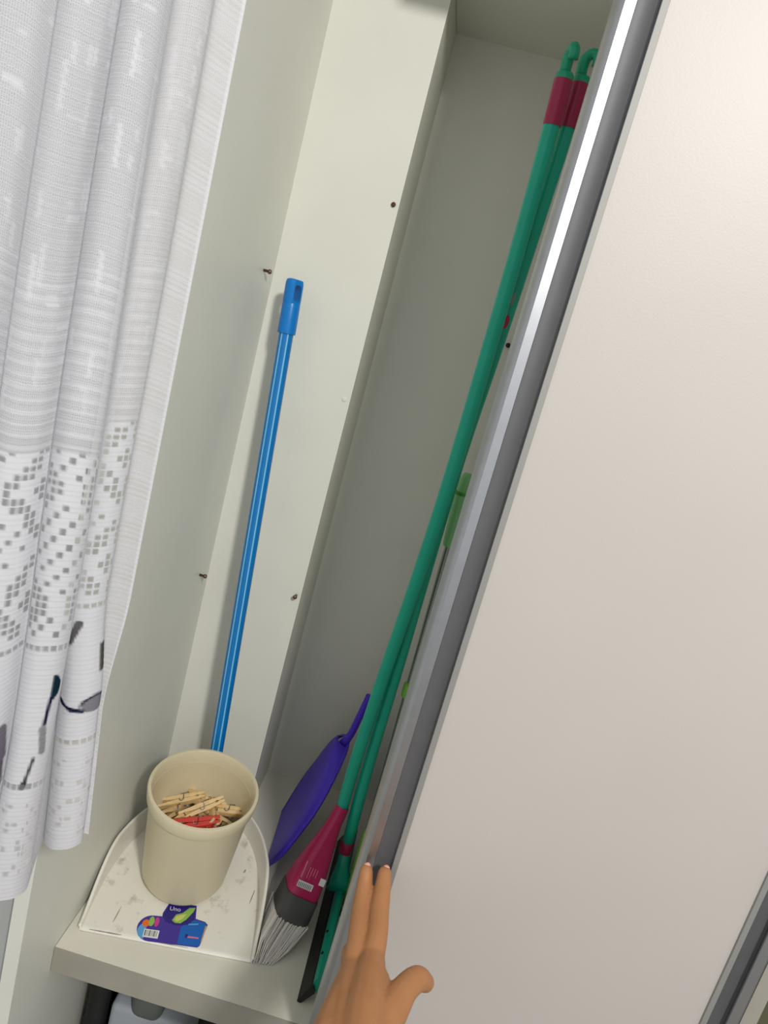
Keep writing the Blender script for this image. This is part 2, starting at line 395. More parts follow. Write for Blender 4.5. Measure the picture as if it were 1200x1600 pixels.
    vo = N('ShaderNodeTexVoronoi'); vo.feature = 'DISTANCE_TO_EDGE'; vo.voronoi_dimensions = '2D'; vo.inputs['Scale'].default_value = 640; vo.inputs['Randomness'].default_value = 0.45
    L(cx.outputs[0], vo.inputs['Vector'])
    lt = N('ShaderNodeMath'); lt.operation = 'LESS_THAN'; lt.inputs[1].default_value = 0.13; L(vo.outputs['Distance'], lt.inputs[0])
    ma = N('ShaderNodeMath'); ma.operation = 'MULTIPLY'; ma.inputs[1].default_value = 0.30; L(lt.outputs[0], ma.inputs[0])
    mb = N('ShaderNodeMath'); mb.operation = 'MULTIPLY'; L(ma.outputs[0], mb.inputs[0]); L(A('net').outputs['Fac'], mb.inputs[1])
    ad = N('ShaderNodeMath'); ad.operation = 'ADD'; ad.use_clamp = True; L(mb.outputs[0], ad.inputs[0]); L(A('cov').outputs['Fac'], ad.inputs[1])
    L(ad.outputs[0], mix.inputs[0]); L(tr.outputs[0], mix.inputs[1]); L(cm.outputs[0], mix.inputs[2]); L(mix.outputs[0], out.inputs[0])
    # knit relief
    wv = N('ShaderNodeTexWave'); wv.bands_direction = 'Y'; wv.inputs['Scale'].default_value = 70; wv.inputs['Distortion'].default_value = 1.5; wv.inputs['Detail Scale'].default_value = 60
    L(cx.outputs[0], wv.inputs['Vector'])
    bp = N('ShaderNodeBump'); bp.inputs['Strength'].default_value = 0.35; bp.inputs['Distance'].default_value = 0.0006; L(wv.outputs['Fac'], bp.inputs['Height'])
    L(bp.outputs[0], df.inputs['Normal'])
    o = link('lace_curtain', me, m)
    tag(o, 'white lace curtain with kitchen utensil prints hanging beside the cupboard', 'curtain')
curtain()

# ------------------------------------------------------------------ long-handled white dustpan
TH_P = 0.135; PO = Vector((-0.1740, 0.8320, ZS + 0.0004))
PX = Vector((math.cos(TH_P), math.sin(TH_P), 0)); PY = Vector((-math.sin(TH_P), math.cos(TH_P), 0)); PZ = Vector((0, 0, 1))
pan = thing('long_handled_dustpan', 'white plastic dustpan with tall blue pole standing on the shelf', 'dustpan', PO)
def pan_floor_z(x, y):
    c = 0.088 - 0.020 * (x / 0.13) ** 2
    return 0.0022 + min(y, c) * 0.105 + max(0, y - c) * 0.125
HW, Y0, DP = 0.1235, 0.03, 0.225
def outline(t, shrink=0.0):
    """t 0..1 from the right front corner round the back to the left front corner"""
    L1 = 0.09
    if t < L1: return Vector((HW - shrink, Y0 * t / L1))
    if t > 1 - L1: return Vector((-(HW - shrink), Y0 * (1 - t) / L1))
    a = (t - L1) / (1 - 2 * L1) * math.pi; c, s = math.cos(a), math.sin(a)
    return Vector((math.copysign(abs(c) ** 0.80, c) * (HW - shrink), Y0 + (abs(s) ** 0.95) * (DP - shrink)))
def wall_h(y): 
    k = max(0, min(1, y / 0.125)); return 0.008 + 0.055 * (k * k * (3 - 2 * k))
bm = bmesh.new()
# floor: rows across, top and underside
rows = []
NR, NC = 40, 24
for r in range(NR + 1):
    y = (Y0 + DP - 0.002) * (1 - (1 - r / NR) ** 1.3) if r else 0.0
    if y <= Y0: hw = HW - 0.001
    else: hw = (HW - 0.001) * max(0.0, 1 - ((y - Y0) / DP) ** (2 / 0.95)) ** 0.40
    rows.append([(hw * (2 * k / NC - 1), y) for k in range(NC + 1)])
for th, top in ((0.0, 1), (0.0018, 0)):
    V = [[bm.verts.new(PO + PX * x + PY * y + PZ * max(0.0003 if not top else 0.002, pan_floor_z(x, y) - th)) for x, y in row] for row in rows]
    for r in range(NR):
        for k in range(NC):
            f = (V[r][k], V[r][k + 1], V[r + 1][k + 1], V[r + 1][k]); bm.faces.new(f if top else f[::-1])
    if top: front_top = V[0]
    else:
        for k in range(NC): bm.faces.new((front_top[k], front_top[k + 1], V[0][k + 1], V[0][k]))
floor_part = rel(obj('pan_floor', bm, None, pan, True), pan)
# grubby streaks on the pan floor
gm = mat('grubby_white_plastic', (232, 229, 218), 0.4); nt = gm.node_tree; b = nt.nodes['Principled BSDF']
tc = nt.nodes.new('ShaderNodeTexCoord'); n1 = nt.nodes.new('ShaderNodeTexNoise'); n1.inputs['Scale'].default_value = 34; n1.inputs['Detail'].default_value = 6; n1.inputs['Roughness'].default_value = 0.65
nt.links.new(tc.outputs['Object'], n1.inputs['Vector']); rp = nt.nodes.new('ShaderNodeValToRGB')
rp.color_ramp.elements[0].position = 0.58; rp.color_ramp.elements[0].color = (*lin((232, 229, 218)), 1); rp.color_ramp.elements[1].position = 0.80; rp.color_ramp.elements[1].color = (*lin((150, 138, 120)), 1)
nt.links.new(n1.outputs['Fac'], rp.inputs['Fac']); nt.links.new(rp.outputs['Color'], b.inputs['Base Color'])
floor_part.data.materials.append(gm)
bm = bmesh.new(); NP = 96; rings = []
for k in range(NP + 1):
    t = k / NP; o_ = outline(t); i_ = outline(t, 0.0026)
    h = wall_h(o_.y); P = lambda v, z: PO + PX * v.x + PY * v.y + PZ * z
    lean = Vector((o_.x * 0.012 * h / 0.06, 0))
    rings.append([bm.verts.new(p) for p in (P(o_, 0.0), P(o_ + lean, h), P(i_ + lean, h), P(i_, 0.0))])
for k in range(NP):
    for q in range(4): bm.faces.new((rings[k][q], rings[k + 1][q], rings[k + 1][(q + 1) % 4], rings[k][(q + 1) % 4]))
bm.faces.new(rings[0]); bm.faces.new(rings[-1][::-1])
smooth_by_angle(rel(obj('pan_wall', bm, 'pan_white', pan), pan), 40)
bm = bmesh.new(); pts = []
for k in range(81):
    v = outline(k / 80); h = wall_h(v.y); pts.append(PO + PX * (v.x * (1 + 0.012 * h / 0.06)) + PY * v.y + PZ * h)
add_tube(bm, pts, 0.0024, 8); rel(obj('rim_bead', bm, 'pan_white', pan, True), pan)
# dark scuffs on the pan
def scuff(a, bq, wd, parent):
    bm = bmesh.new(); n = 7; A, B = Vector(a), Vector(bq); d = (B - A).normalized(); s = Vector((-d.y, d.x)); L, Rr = [], []
    for k in range(n):
        p = A.lerp(B, k / (n - 1)); wv = wd * (0.35 + 0.65 * math.sin(math.pi * (k + 0.6) / n)) * random.uniform(0.7, 1.2)
        for lst, q in ((L, p + s * wv), (Rr, p - s * wv)): lst.append(bm.verts.new(PO + PX * q.x + PY * q.y + PZ * (pan_floor_z(q.x, q.y) + 0.0004)))
    for k in range(n - 1): bm.faces.new((L[k], L[k + 1], Rr[k + 1], Rr[k]))
    return rel(obj('scuff_mark', bm, 'grime', parent), pan)
scuff((0.103, 0.093), (0.107, 0.118), 0.0009, floor_part); scuff((0.084, 0.146), (0.086, 0.153), 0.0013, floor_part)
scuff((-0.083, 0.020), (-0.080, 0.047), 0.0006, floor_part); scuff((-0.02, 0.0025), (0.03, 0.0028), 0.0006, floor_part); scuff((-0.110, 0.0025), (-0.065, 0.003), 0.0010, floor_part)
# product sticker
LB = lambda q, dz=0.0006: PO + PX * q[0] + PY * q[1] + PZ * (pan_floor_z(q[0], q[1]) + dz)
def patch(poly, m, dz, parent, name):
    bm = bmesh.new(); lo = [bm.verts.new(LB(q, 0.0001)) for q in poly]; hi = [bm.verts.new(LB(q, dz)) for q in poly]
    bm.faces.new(hi); n = len(poly)
    for k in range(n): bm.faces.new((lo[k], lo[(k + 1) % n], hi[(k + 1) % n], hi[k]))
    return rel(obj(name, bm, m, parent), pan)
def arcp(cx, cy, rx, ry, a0, a1, n): return [(cx + rx * math.cos(math.radians(a0 + (a1 - a0) * k / n)), cy + ry * math.sin(math.radians(a0 + (a1 - a0) * k / n))) for k in range(n + 1)]
LT = 0.06   # tilt of the sticker on the pan
def rt(poly): return [(x * math.cos(LT) - y * math.sin(LT) , x * math.sin(LT) + y * math.cos(LT)) for x, y in poly]
body = arcp(-0.027, 0.0235, 0.020, 0.0205, 270, 90, 12) + [(-0.016, 0.0445), (-0.0165, 0.050), (-0.010, 0.070), (0.030, 0.070), (0.0325, 0.048), (0.047, 0.045), (0.0515, 0.041), (0.046, 0.007), (0.043, 0.0035)]
sticker = patch(rt(body), 's_purple', 0.0006, pan, 'product_sticker'); sticker['label'] = 'purple and blue product sticker'
patch(rt([(0.014, 0.0045), (0.043, 0.0045), (0.0455, 0.0075), (0.0505, 0.0405), (0.046, 0.0435), (0.030, 0.0455), (0.014, 0.032)]), 's_blue', 0.0008, sticker, 'blue_field')
patch(rt(arcp(-0.030, 0.0185, 0.0155, 0.014, 250, 130, 8) + [(-0.034, 0.024), (-0.034, 0.006)]), 's_sky', 0.0008, sticker, 'blue_corner')
patch(rt([(-0.0155, 0.0455), (-0.0095, 0.0685), (0.029, 0.0685), (0.031, 0.046), (0.022, 0.036), (0.006, 0.033), (-0.010, 0.037)]), 's_navy', 0.0009, sticker, 'navy_tab')
patch(rt([(-0.001, 0.040), (0.004, 0.0365), (0.012, 0.037), (0.019, 0.044), (0.027, 0.058), (0.029, 0.0655), (0.020, 0.064), (0.012, 0.054), (0.003, 0.050)]), 's_green', 0.0011, sticker, 'picture')
patch(rt([(0.002, 0.041), (0.007, 0.039), (0.014, 0.045), (0.018, 0.053), (0.012, 0.051), (0.004, 0.047)]), 's_yellow', 0.0013, sticker, 'picture_highlight')
patch(rt(arcp(-0.036, 0.030, 0.0055, 0.006, 0, 330, 9)), 's_orange', 0.0009, sticker, 'orange_spot'); patch(rt(arcp(-0.029, 0.034, 0.004, 0.008, 0, 330, 9)), 's_green', 0.0010, sticker, 'green_spot'); patch(rt(arcp(-0.0215, 0.034, 0.0035, 0.008, 0, 330, 9)), 's_pink', 0.0010, sticker, 'pink_spot')
patch(rt([(-0.036, 0.0085), (-0.0145, 0.0085), (-0.0145, 0.021), (-0.036, 0.021)]), 's_white', 0.0010, sticker, 'barcode_field')
for k in range(9): patch(rt([(-0.0345 + k * 0.0021, 0.0105), (-0.0345 + k * 0.0021 + (0.0006 if k % 3 else 0.0013), 0.0105), (-0.0345 + k * 0.0021 + (0.0006 if k % 3 else 0.0013), 0.0195), (-0.0345 + k * 0.0021, 0.0195)]), 's_bar', 0.0012, sticker, 'bar')
patch(rt([(0.046, 0.012), (0.0475, 0.0125), (0.0507, 0.038), (0.0485, 0.0385)]), 's_tan', 0.0010, sticker, 'tan_edge')
patch(rt([(0.026, 0.016), (0.042, 0.0165), (0.042, 0.0185), (0.026, 0.0185)]), 's_rose', 0.0011, sticker, 'small_print'); patch(rt(arcp(0.0245, 0.0185, 0.0022, 0.003, 0, 330, 8)), 's_navy', 0.0011, sticker, 'small_emblem')
patch(rt([(0.024, 0.036), (0.038, 0.0385), (0.038, 0.0405), (0.024, 0.038)]), 's_sky', 0.0011, sticker, 'small_print')
me = text_mesh('Uno', 0.0095)
for v in me.vertices:
    q = rt([(v.co.x + 0.000, v.co.y + 0.0585)])[0]; v.co = LB(q, 0.0014) - Vector(pan.location)
link('sticker_lettering', me, 's_white', sticker)
# socket, blue pole and its grip
HB, HT = Vector((-0.2035, 1.0445, ZS + 0.052)), Vector((-0.2648, 1.083, 1.4995)); HD = (HT - HB).normalized()
bm = bmesh.new(); add_lathe(bm, [(0, -0.03), (0.012, -0.03), (0.017, -0.01), (0.0165, 0.05), (0.0135, 0.056), (0.0, 0.056)], 24, HB, HD); add_box(bm, HB + Vector((-0.012, -0.01, -0.036)), HB + Vector((0.012, 0.028, 0.0)), 0.003)
smooth_by_angle(rel(obj('handle_socket', bm, 'pan_white', pan), pan), 40)
LP = (HT - HB).length
bm = bmesh.new(); add_lathe(bm, [(0, 0.03), (0.0108, 0.03), (0.0108, LP - 0.03), (0, LP - 0.03)], 28, HB, HD); pole = smooth_by_angle(rel(obj('pole', bm, 'blue_pole', pan), pan), 40)
fx = Vector((1, 0, 0)); fx = (fx - HD * fx.dot(HD)).normalized(); fy = HD.cross(fx)     # fy points away from the viewer
for ang in (-112, -62):
    a = math.radians(ang); bm = bmesh.new(); q = []
    for da in (-5.5, 5.5):
        aa = a + math.radians(da); q.append(fx * math.cos(aa) + fy * math.sin(aa))
    for r0, r1 in ((0.0106, 0.0111),):
        vs_ = [bm.verts.new(HB + HD * h + dvec * r) for h in (0.058, LP - 0.07) for dvec in q for r in (r0, r1)]
        for f in ((1, 3, 7, 5), (0, 1, 5, 4), (2, 3, 7, 6), (0, 2, 6, 4), (0, 1, 3, 2), (4, 5, 7, 6)): bm.faces.new([vs_[i] for i in f])
    rel(obj('pole_stripe', bm, 'stripe', pole), pan)
# grip: a sleeve, then a loop with an oval hang hole
bm = bmesh.new(); G0 = HT - HD * 0.078
add_lathe(bm, [(0.0108, 0.0), (0.0132, 0.0), (0.0136, 0.003), (0.0134, 0.040), (0.0130, 0.044), (0, 0.044)], 28, G0, HD)
hx = (fx * 0.75 - fy * 0.66).normalized(); hs = HD.cross(hx).normalized()                     # hole axis faces the viewer's right
TT = [2 * math.pi * k / 40 for k in range(40)]
sg = lambda v, p: math.copysign(abs(v) ** p, v)
ring_i = [(0.0060 * sg(math.cos(t), 0.6), 0.0585 + 0.0125 * sg(math.sin(t), 0.6)) for t in TT]
def rv(p, dep): return bm.verts.new(G0 + hs * p[0] + HD * p[1] + hx * dep)
deps = [0.0112, 0.0085, 0.0045, 0.0, -0.0045, -0.0085, -0.0112]
outer = []
for dep in deps:
    wx = 0.0134 * math.sqrt(1 - (dep / 0.0134) ** 2); dome = 0.0022 * (1 - (dep / 0.0134) ** 2)
    outer.append([rv((wx * sg(math.cos(t), 0.25), 0.0590 + (0.0185 + (dome if math.sin(t) > 0 else 0)) * sg(math.sin(t), 0.4)), dep) for t in TT])
jf = [rv(q, deps[0]) for q in ring_i]; jb = [rv(q, deps[-1]) for q in ring_i]
for k in range(40):
    q = (k + 1) % 40
    bm.faces.new((outer[0][k], outer[0][q], jf[q], jf[k])); bm.faces.new((outer[-1][k], jb[k], jb[q], outer[-1][q])); bm.faces.new((jf[k], jf[q], jb[q], jb[k]))
    for a_, b_ in zip(outer[:-1], outer[1:]): bm.faces.new((a_[k], b_[k], b_[q], a_[q]))
gr = smooth_by_angle(rel(obj('grip', bm, 'blue', pan), pan), 40)

# ------------------------------------------------------------------ cream bucket of clothes pegs
BB = Vector((-0.1985, 0.951, ZS + 0.0215)); BA = Vector((0.035, -0.125, 1)).normalized(); BHH = 0.174
bk = thing('plastic_bin', 'cream plastic bin of clothes pegs standing in the white dustpan', 'bin', BB)
bm = bmesh.new()
add_lathe(bm, [(0, 0), (0.056, 0), (0.0615, 0.002), (0.0648, 0.009), (0.0760, BHH - 0.022), (0.0765, BHH - 0.0205), (0.0735, BHH - 0.0205), (0.0625, 0.010), (0.058, 0.004), (0, 0.004)], 72, BB, BA)
smooth_by_angle(rel(obj('bin_body', bm, 'cream', bk), bk), 35)
bm = bmesh.new()
add_lathe(bm, [(0.0737, BHH - 0.022), (0.0795, BHH - 0.0215), (0.0805, BHH - 0.019), (0.0822, BHH - 0.002), (0.0812, BHH), (0.0772, BHH + 0.0006), (0.0755, BHH - 0.002)], 72, BB, BA, closed=True)
smooth_by_angle(rel(obj('bin_rim', bm, 'cream', bk), bk), 35)

# one wooden peg with spring, then copies
def make_peg(m, name, label, cat):
    root = thing(name, label, cat, (0, 0, 0))
    for s in (1, -1):
        bm = bmesh.new()
        poly = [(-0.036, 0.0032), (-0.030, 0.0030), (-0.010, 0.0005), (0.020, 0.0003), (0.024, 0.0018), (0.028, 0.0003), (0.036, 0.0014), (0.036, 0.0045), (0.010, 0.0066), (-0.036, 0.0068)]
        add_prism(bm, [(x, s * y) for x, y in poly], (0, 0, -0.0048), (1, 0, 0), (0, 1, 0), (0, 0, 1), 0.0096)
        obj('prong', bm, m, root)
    bm = bmesh.new()
    coil = [(0.0 + 0.0034 * math.cos(t), 0.0034 * math.sin(t), -0.0058 + 0.0116 * t / (8 * math.pi)) for t in [8 * math.pi * k / 64 for k in range(65)]]
    add_tube(bm, [(0.012, -0.0074, -0.0062), (0.004, -0.0072, -0.0064)] + coil + [(0.004, 0.0072, 0.0064), (0.012, 0.0074, 0.0062)], 0.0008, 6)
    obj('spring', bm, 'wire', root, True)
    return root
PCEN = BB + BA * 0.078
def place(o, p, yaw, pitch, roll):
    o.location = p; o.rotation_euler = (math.radians(roll), math.radians(pitch), math.radians(yaw))
wood = make_peg('wood', 'clothes_peg', 'wooden spring clothes peg', 'clothes peg')
redp = make_peg('red', 'clothes_peg', 'red plastic clothes peg at the front of the bin', 'clothes peg')
spots = [  # offset from the pile centre (x, y, z), yaw, pitch, roll, label
    (-0.036, 0.018, 0.030, 20, -18, 20, 'wooden clothes peg lying flat at the left of the pile in the bin'),
    (-0.040, -0.004, 0.024, 80, 22, 60, 'wooden clothes peg leaning steeply against the left inside of the bin'),
    (-0.014, 0.030, 0.030, -38, -8, 70, 'wooden clothes peg at the back left of the pile in the bin'),
    (0.000, 0.004, 0.038, 42, -14, 40, 'pale wooden clothes peg on top in the middle of the pile'),
    (0.018, 0.012, 0.032, 110, 12, 30, 'wooden clothes peg pointing at the viewer right of the pile middle'),
    (0.036, 0.022, 0.032, 8, -4, 20, 'wooden clothes peg lying across the right back of the pile'),
    (0.034, 0.006, 0.022, -12, 6, 80, 'wooden clothes peg half buried at the right of the pile'),
    (-0.020, -0.016, 0.026, 62, -10, 10, 'wooden clothes peg beside the red peg near the front of the bin'),
    (-0.004, 0.046, 0.018, 5, 0, 40, 'wooden clothes peg against the back inside of the bin'),
]
for k, (dx, dy, dz, yw, pi_, ro, lab) in enumerate(spots):
    o = wood if k == 0 else copy_tree(wood)
    o['label'] = lab; o['group'] = 'wooden clothes pegs in the bin'
    place(o, PCEN + Vector((dx, dy + 0.012, dz)), yw, pi_, ro)
redp['group'] = 'red clothes pegs in the bin'; redp['label'] = 'red plastic clothes peg in front of the pile in the bin'
place(redp, PCEN + Vector((0.002, -0.014, 0.036)), 22, -10, 60)
r2 = copy_tree(redp); r2['label'] = 'red plastic clothes peg lying right of the other red one'; place(r2, PCEN + Vector((0.024, -0.008, 0.026)), -6, 0, 50)
# the lower pegs that the pile rests on
for k in range(14):
    o = copy_tree(wood); o['label'] = 'wooden clothes peg buried in the lower pile in the bin'; o['group'] = 'wooden clothes pegs in the bin'
    a = k * 2.4; r = 0.012 + 0.018 * ((k * 7) % 5) / 5
    place(o, BB + BA * (0.016 + 0.0055 * k) + Vector((r * math.cos(a), r * math.sin(a), 0)), 57 * k, ((k * 13) % 21) - 10, 40 * k)

# ------------------------------------------------------------------ green poles: broom and squeegee
def pole_top(root, path, marks=False):
    """shared upper end: tube, magenta sleeve, hook"""
    top = path[-1]; d = (path[-1] - path[-4]).normalized()
    bm = bmesh.new(); add_tube(bm, path, 0.0094, 20); rel(obj('pole', bm, 'green', root, True), root)
    bm = bmesh.new(); add_lathe(bm, [(0.0096, -0.046), (0.0102, -0.046), (0.0106, -0.044), (0.0106, 0.0), (0.0096, 0.002), (0, 0.002)], 26, top, d)
    smooth_by_angle(rel(obj('sleeve', bm, 'magenta', root), root), 40)
    bm = bmesh.new(); add_lathe(bm, [(0, -0.002), (0.0100, -0.002), (0.0100, 0.006), (0.0080, 0.0085), (0, 0.0085)], 26, top, d)
    smooth_by_angle(rel(obj('hook_base', bm, 'green_cap', root), root), 40)
    return top, d
def hook(root, top, d, side, h=0.033):
    bm = bmesh.new(); s = Vector(side).normalized(); pts = [top - s * 0.003 + d * 0.006, top - s * 0.004 + d * 0.016]
    for k in range(9):
        a = math.pi * (1 - k / 8); pts.append(top + d * (h - 0.011) + s * (0.0045 + 0.0085 * math.cos(a)) + d * 0.0095 * math.sin(a))
    pts.append(pts[-1] - d * 0.004)
    add_tube(bm, pts, [0.0064] * 4 + [0.0058] * (len(pts) - 4), 12); rel(obj('hook', bm, 'green_cap', root, True), root)

# broom
A_pts = [(0.0135, 0.990, 0.7388), (0.0140, 0.982, 0.8452), (0.0185, 0.972, 0.9833), (0.0262, 0.955, 1.1551), (0.0306, 0.940, 1.3253), (0.0305, 0.918, 1.5862), (0.0275, 0.903, 1.7318), (0.0262, 0.899, 1.774)]
Apath = spline(A_pts, 30)
broom = thing('broom', 'green-poled broom with magenta head and white bristles on the shelf', 'broom', (-0.02, 0.92, ZS))
top, d = pole_top(broom, Apath); hook(broom, top, d, (0.25, -0.9, 0))
S = Vector((0.0132, 0.988, 0.746)); Ec = Vector((-0.0163, 0.936, 0.6105)); ax = (Ec - S).normalized(); Lh = (Ec - S).length
e1 = Vector((0.05, 0.0, -0.041)); e1 = (e1 - ax * e1.dot(ax)).normalized(); e2 = ax.cross(e1).normalized()
if e2.y < 0: e2 = -e2
def head_ring(bm, c, a, b, n=32, pw=0.55, sx=0.0):
    out = []
    for k in range(n):
        t = 2 * math.pi * k / n; cx = math.copysign(abs(math.cos(t)) ** pw, math.cos(t)); sy = math.copysign(abs(math.sin(t)) ** pw, math.sin(t))
        out.append(bm.verts.new(c + e1 * (a * cx + sx) + e2 * b * sy))
    return out
def loft(bm, rings):
    n = len(rings[0])
    for i in range(len(rings) - 1):
        for k in range(n): bm.faces.new((rings[i][k], rings[i][(k + 1) % n], rings[i + 1][(k + 1) % n], rings[i + 1][k]))
    bm.faces.new(rings[0][::-1]); bm.faces.new(rings[-1])
bm = bmesh.new()
loft(bm, [head_ring(bm, S + ax * (Lh * f), a, b_, pw=p) for f, a, b_, p in ((-0.02, 0.0108, 0.0108, 1.0), (0.16, 0.0118, 0.0118, 0.95), (0.28, 0.0145, 0.0140, 0.8), (0.48, 0.0200, 0.020, 0.65), (0.70, 0.0245, 0.028, 0.5), (0.86, 0.0262, 0.032, 0.45), (0.90, 0.0258, 0.032, 0.45))])
head = smooth_by_angle(rel(obj('broom_head', bm, 'magenta2', broom), broom), 45)
bm = bmesh.new()
loft(bm, [head_ring(bm, S + ax * (Lh * f), a, b_, pw=0.5) for f, a, b_ in ((0.895, 0.0272, 0.034), (0.92, 0.0280, 0.036), (1.12, 0.0288, 0.038), (1.15, 0.0270, 0.036))])
smooth_by_angle(rel(obj('brush_block', bm, 'charcoal', broom), broom), 45)
# label on the near face of the head
fc = S + ax * (Lh * 0.70); nf = -e2; fr = Vector((e1))
def lab_quad(x0, x1, y0, y1, m, dz, name):
    bm = bmesh.new(); q = []
    for dz_ in (dz, dz + 0.0003):
        for x, y in ((x0, y0), (x1, y0), (x1, y1), (x0, y1)):
            f = 0.70 - y / Lh; bdep = 0.020 + (0.032 - 0.020) * max(0, min(1, (f - 0.48) / 0.38))
            q.append(bm.verts.new(S + ax * (Lh * f) + e1 * x - e2 * (bdep + 0.0006 + dz_)))
    for f in ((0, 1, 2, 3), (4, 5, 6, 7), (0, 1, 5, 4), (1, 2, 6, 5), (2, 3, 7, 6), (3, 0, 4, 7)): bm.faces.new([q[i] for i in f])
    return rel(obj(name, bm, m, head), broom)
lab_quad(-0.019, 0.006, -0.016, -0.007, 's_white', 0.0, 'barcode_label')
for k in range(8): lab_quad(-0.0175 + k * 0.0028, -0.0165 + k * 0.0028, -0.0152, -0.0088, 's_bar', 0.0003, 'bar')
lab_quad(-0.019, -0.0165, -0.003, 0.020, 's_rose', 0.0, 'small_print')
for k in range(4): lab_quad(-0.010 + k * 0.0042, -0.0088 + k * 0.0042, -0.002, 0.014, 's_rose', 0.0, 'small_print')
lab_quad(0.012, 0.021, -0.004, 0.006, 's_white', 0.0, 'white_mark')
# bristles: tufts fanning to the shelf
bm = bmesh.new()
for iu in range(9):
    for iv in range(15):
        u = (iu / 8 - 0.5) * 2; v = (iv / 14 - 0.5) * 2
        root_p = S + ax * (Lh * 1.13) + e1 * u * 0.025 + e2 * v * 0.033
        for k in range(8):
            ju, jv = random.uniform(-1, 1), random.uniform(-1, 1)
            p0 = root_p + e1 * ju * 0.0025 + e2 * jv * 0.003
            tip = Vector((-0.0335 + u * 0.0115 + ju * 0.004, 0.884 + v * 0.026 + u * 0.004 + jv * 0.006, ZS + 0.001 + random.uniform(0, 0.002)))
            if p0.z < ZS + 0.006: p0.z = ZS + 0.006
            midp = p0.lerp(tip, 0.5) + ax * 0.008 + Vector((-0.004, 0, 0.003)) * max(0, -u)
            if midp.z < ZS + 0.003: midp.z = ZS + 0.003
            add_tube(bm, [p0, midp, tip], [0.0009, 0.0009, 0.0006], 4, cap=False)
br = rel(obj('bristles', bm, 'bristle', broom, True), broom); br['kind'] = 'stuff'; br['label'] = 'white plastic bristles'

# squeegee
B_pts = [(0.0375, 1.000, 0.6746), (0.0345, 0.994, 0.8456), (0.0350, 0.988, 0.9824), (0.0345, 0.980, 1.1501), (0.0345, 0.966, 1.3222), (0.0400, 0.953, 1.4807), (0.0430, 0.943, 1.5923), (0.0464, 0.926, 1.7421), (0.0468, 0.922, 1.7827)]
Bpath = spline(B_pts, 36)
sq = thing('floor_squeegee', 'green floor squeegee with magenta collar and black rubber blade on the shelf', 'squeegee', (0.045, 0.98, ZS))
top, d = pole_top(sq, Bpath); hook(sq, top, d, (0.85, -0.5, 0))
db = (Bpath[0] - Bpath[2]).normalized()
bm = bmesh.new(); add_lathe(bm, [(0, -0.012), (0.0102, -0.010), (0.0110, -0.008), (0.0106, 0.010), (0.0090, 0.014), (0, 0.014)], 24, Bpath[0], db); smooth_by_angle(rel(obj('collar', bm, 'magenta', sq), sq), 40)
bm = bmesh.new(); add_tube(bm, [Bpath[0] + db * 0.008, Vector((0.0395, 0.996, 0.645)), Vector((0.043, 0.992, 0.618)), Vector((0.0465, 0.990, 0.602))], [0.0094, 0.0092, 0.0085, 0.0085], 20, rad2=[0.0094, 0.010, 0.017, 0.022]); rel(obj('neck', bm, 'teal_body', sq, True), sq)
y0, y1 = 0.812, 1.150
sec = [(0.0390, 0.5900), (0.0405, 0.6000), (0.0440, 0.6055), (0.0510, 0.6050), (0.0545, 0.5990), (0.0545, 0.5890), (0.0515, 0.5810), (0.0480, 0.5795), (0.0450, 0.5830)]
bm = bmesh.new(); add_prism(bm, sec, (0, y0 + 0.004, 0), (1, 0, 0), (0, 0, 1), (0, 1, 0), y1 - y0 - 0.008); smooth_by_angle(rel(obj('blade_holder', bm, 'teal_body', sq), sq), 30)
bm = bmesh.new(); add_prism(bm, [(0.0452, 0.5830), (0.0403, 0.5938), (0.0372, 0.5922), (0.0245, 0.5625), (0.0262, ZS + 0.0006), (0.0302, ZS + 0.0006)], (0, y0, 0), (1, 0, 0), (0, 0, 1), (0, 1, 0), y1 - y0); bl = rel(obj('rubber_blade', bm, 'rubber', sq), sq); bl['label'] = 'black rubber blade'
for yy in (0.86, 0.90):
    bm = bmesh.new(); add_lathe(bm, [(0, 0), (0.0022, 0), (0.0022, 0.0012), (0, 0.0016)], 12, (0.0422, yy, 0.6032), (-0.74, 0, 0.68)); rel(obj('rivet', bm, 'rubber', sq), sq)
# little emblem on the squeegee pole
bm = bmesh.new(); pc = Vector((0.0405, 0.953, 1.530)); pd = (Bpath[28] - Bpath[26]).normalized(); nv = Vector((0.15, -1, 0.1)); nv = (nv - pd * nv.dot(pd)).normalized(); sv = pd.cross(nv)
def on_pole(zc, rx, ry, m, name):
    k0 = min(range(len(Bpath)), key=lambda k: abs(Bpath[k].z - zc)); c = Bpath[k0] + (Bpath[k0 + 1] - Bpath[k0]).normalized() * ((zc - Bpath[k0].z))
    bm = bmesh.new(); vs2 = []
    for k in range(14):
        t = 2 * math.pi * k / 14; a = rx * math.cos(t) / 0.0094
        vs2.append(bm.verts.new(c + pd * ry * math.sin(t) + (nv * math.cos(a) + sv * math.sin(a)) * 0.00975))
    bm.faces.new(vs2); return rel(obj(name, bm, m, sq), sq)
on_pole(1.512, 0.0042, 0.0085, 's_red', 'emblem'); on_pole(1.540, 0.0024, 0.0090, 's_grey', 'emblem_print')

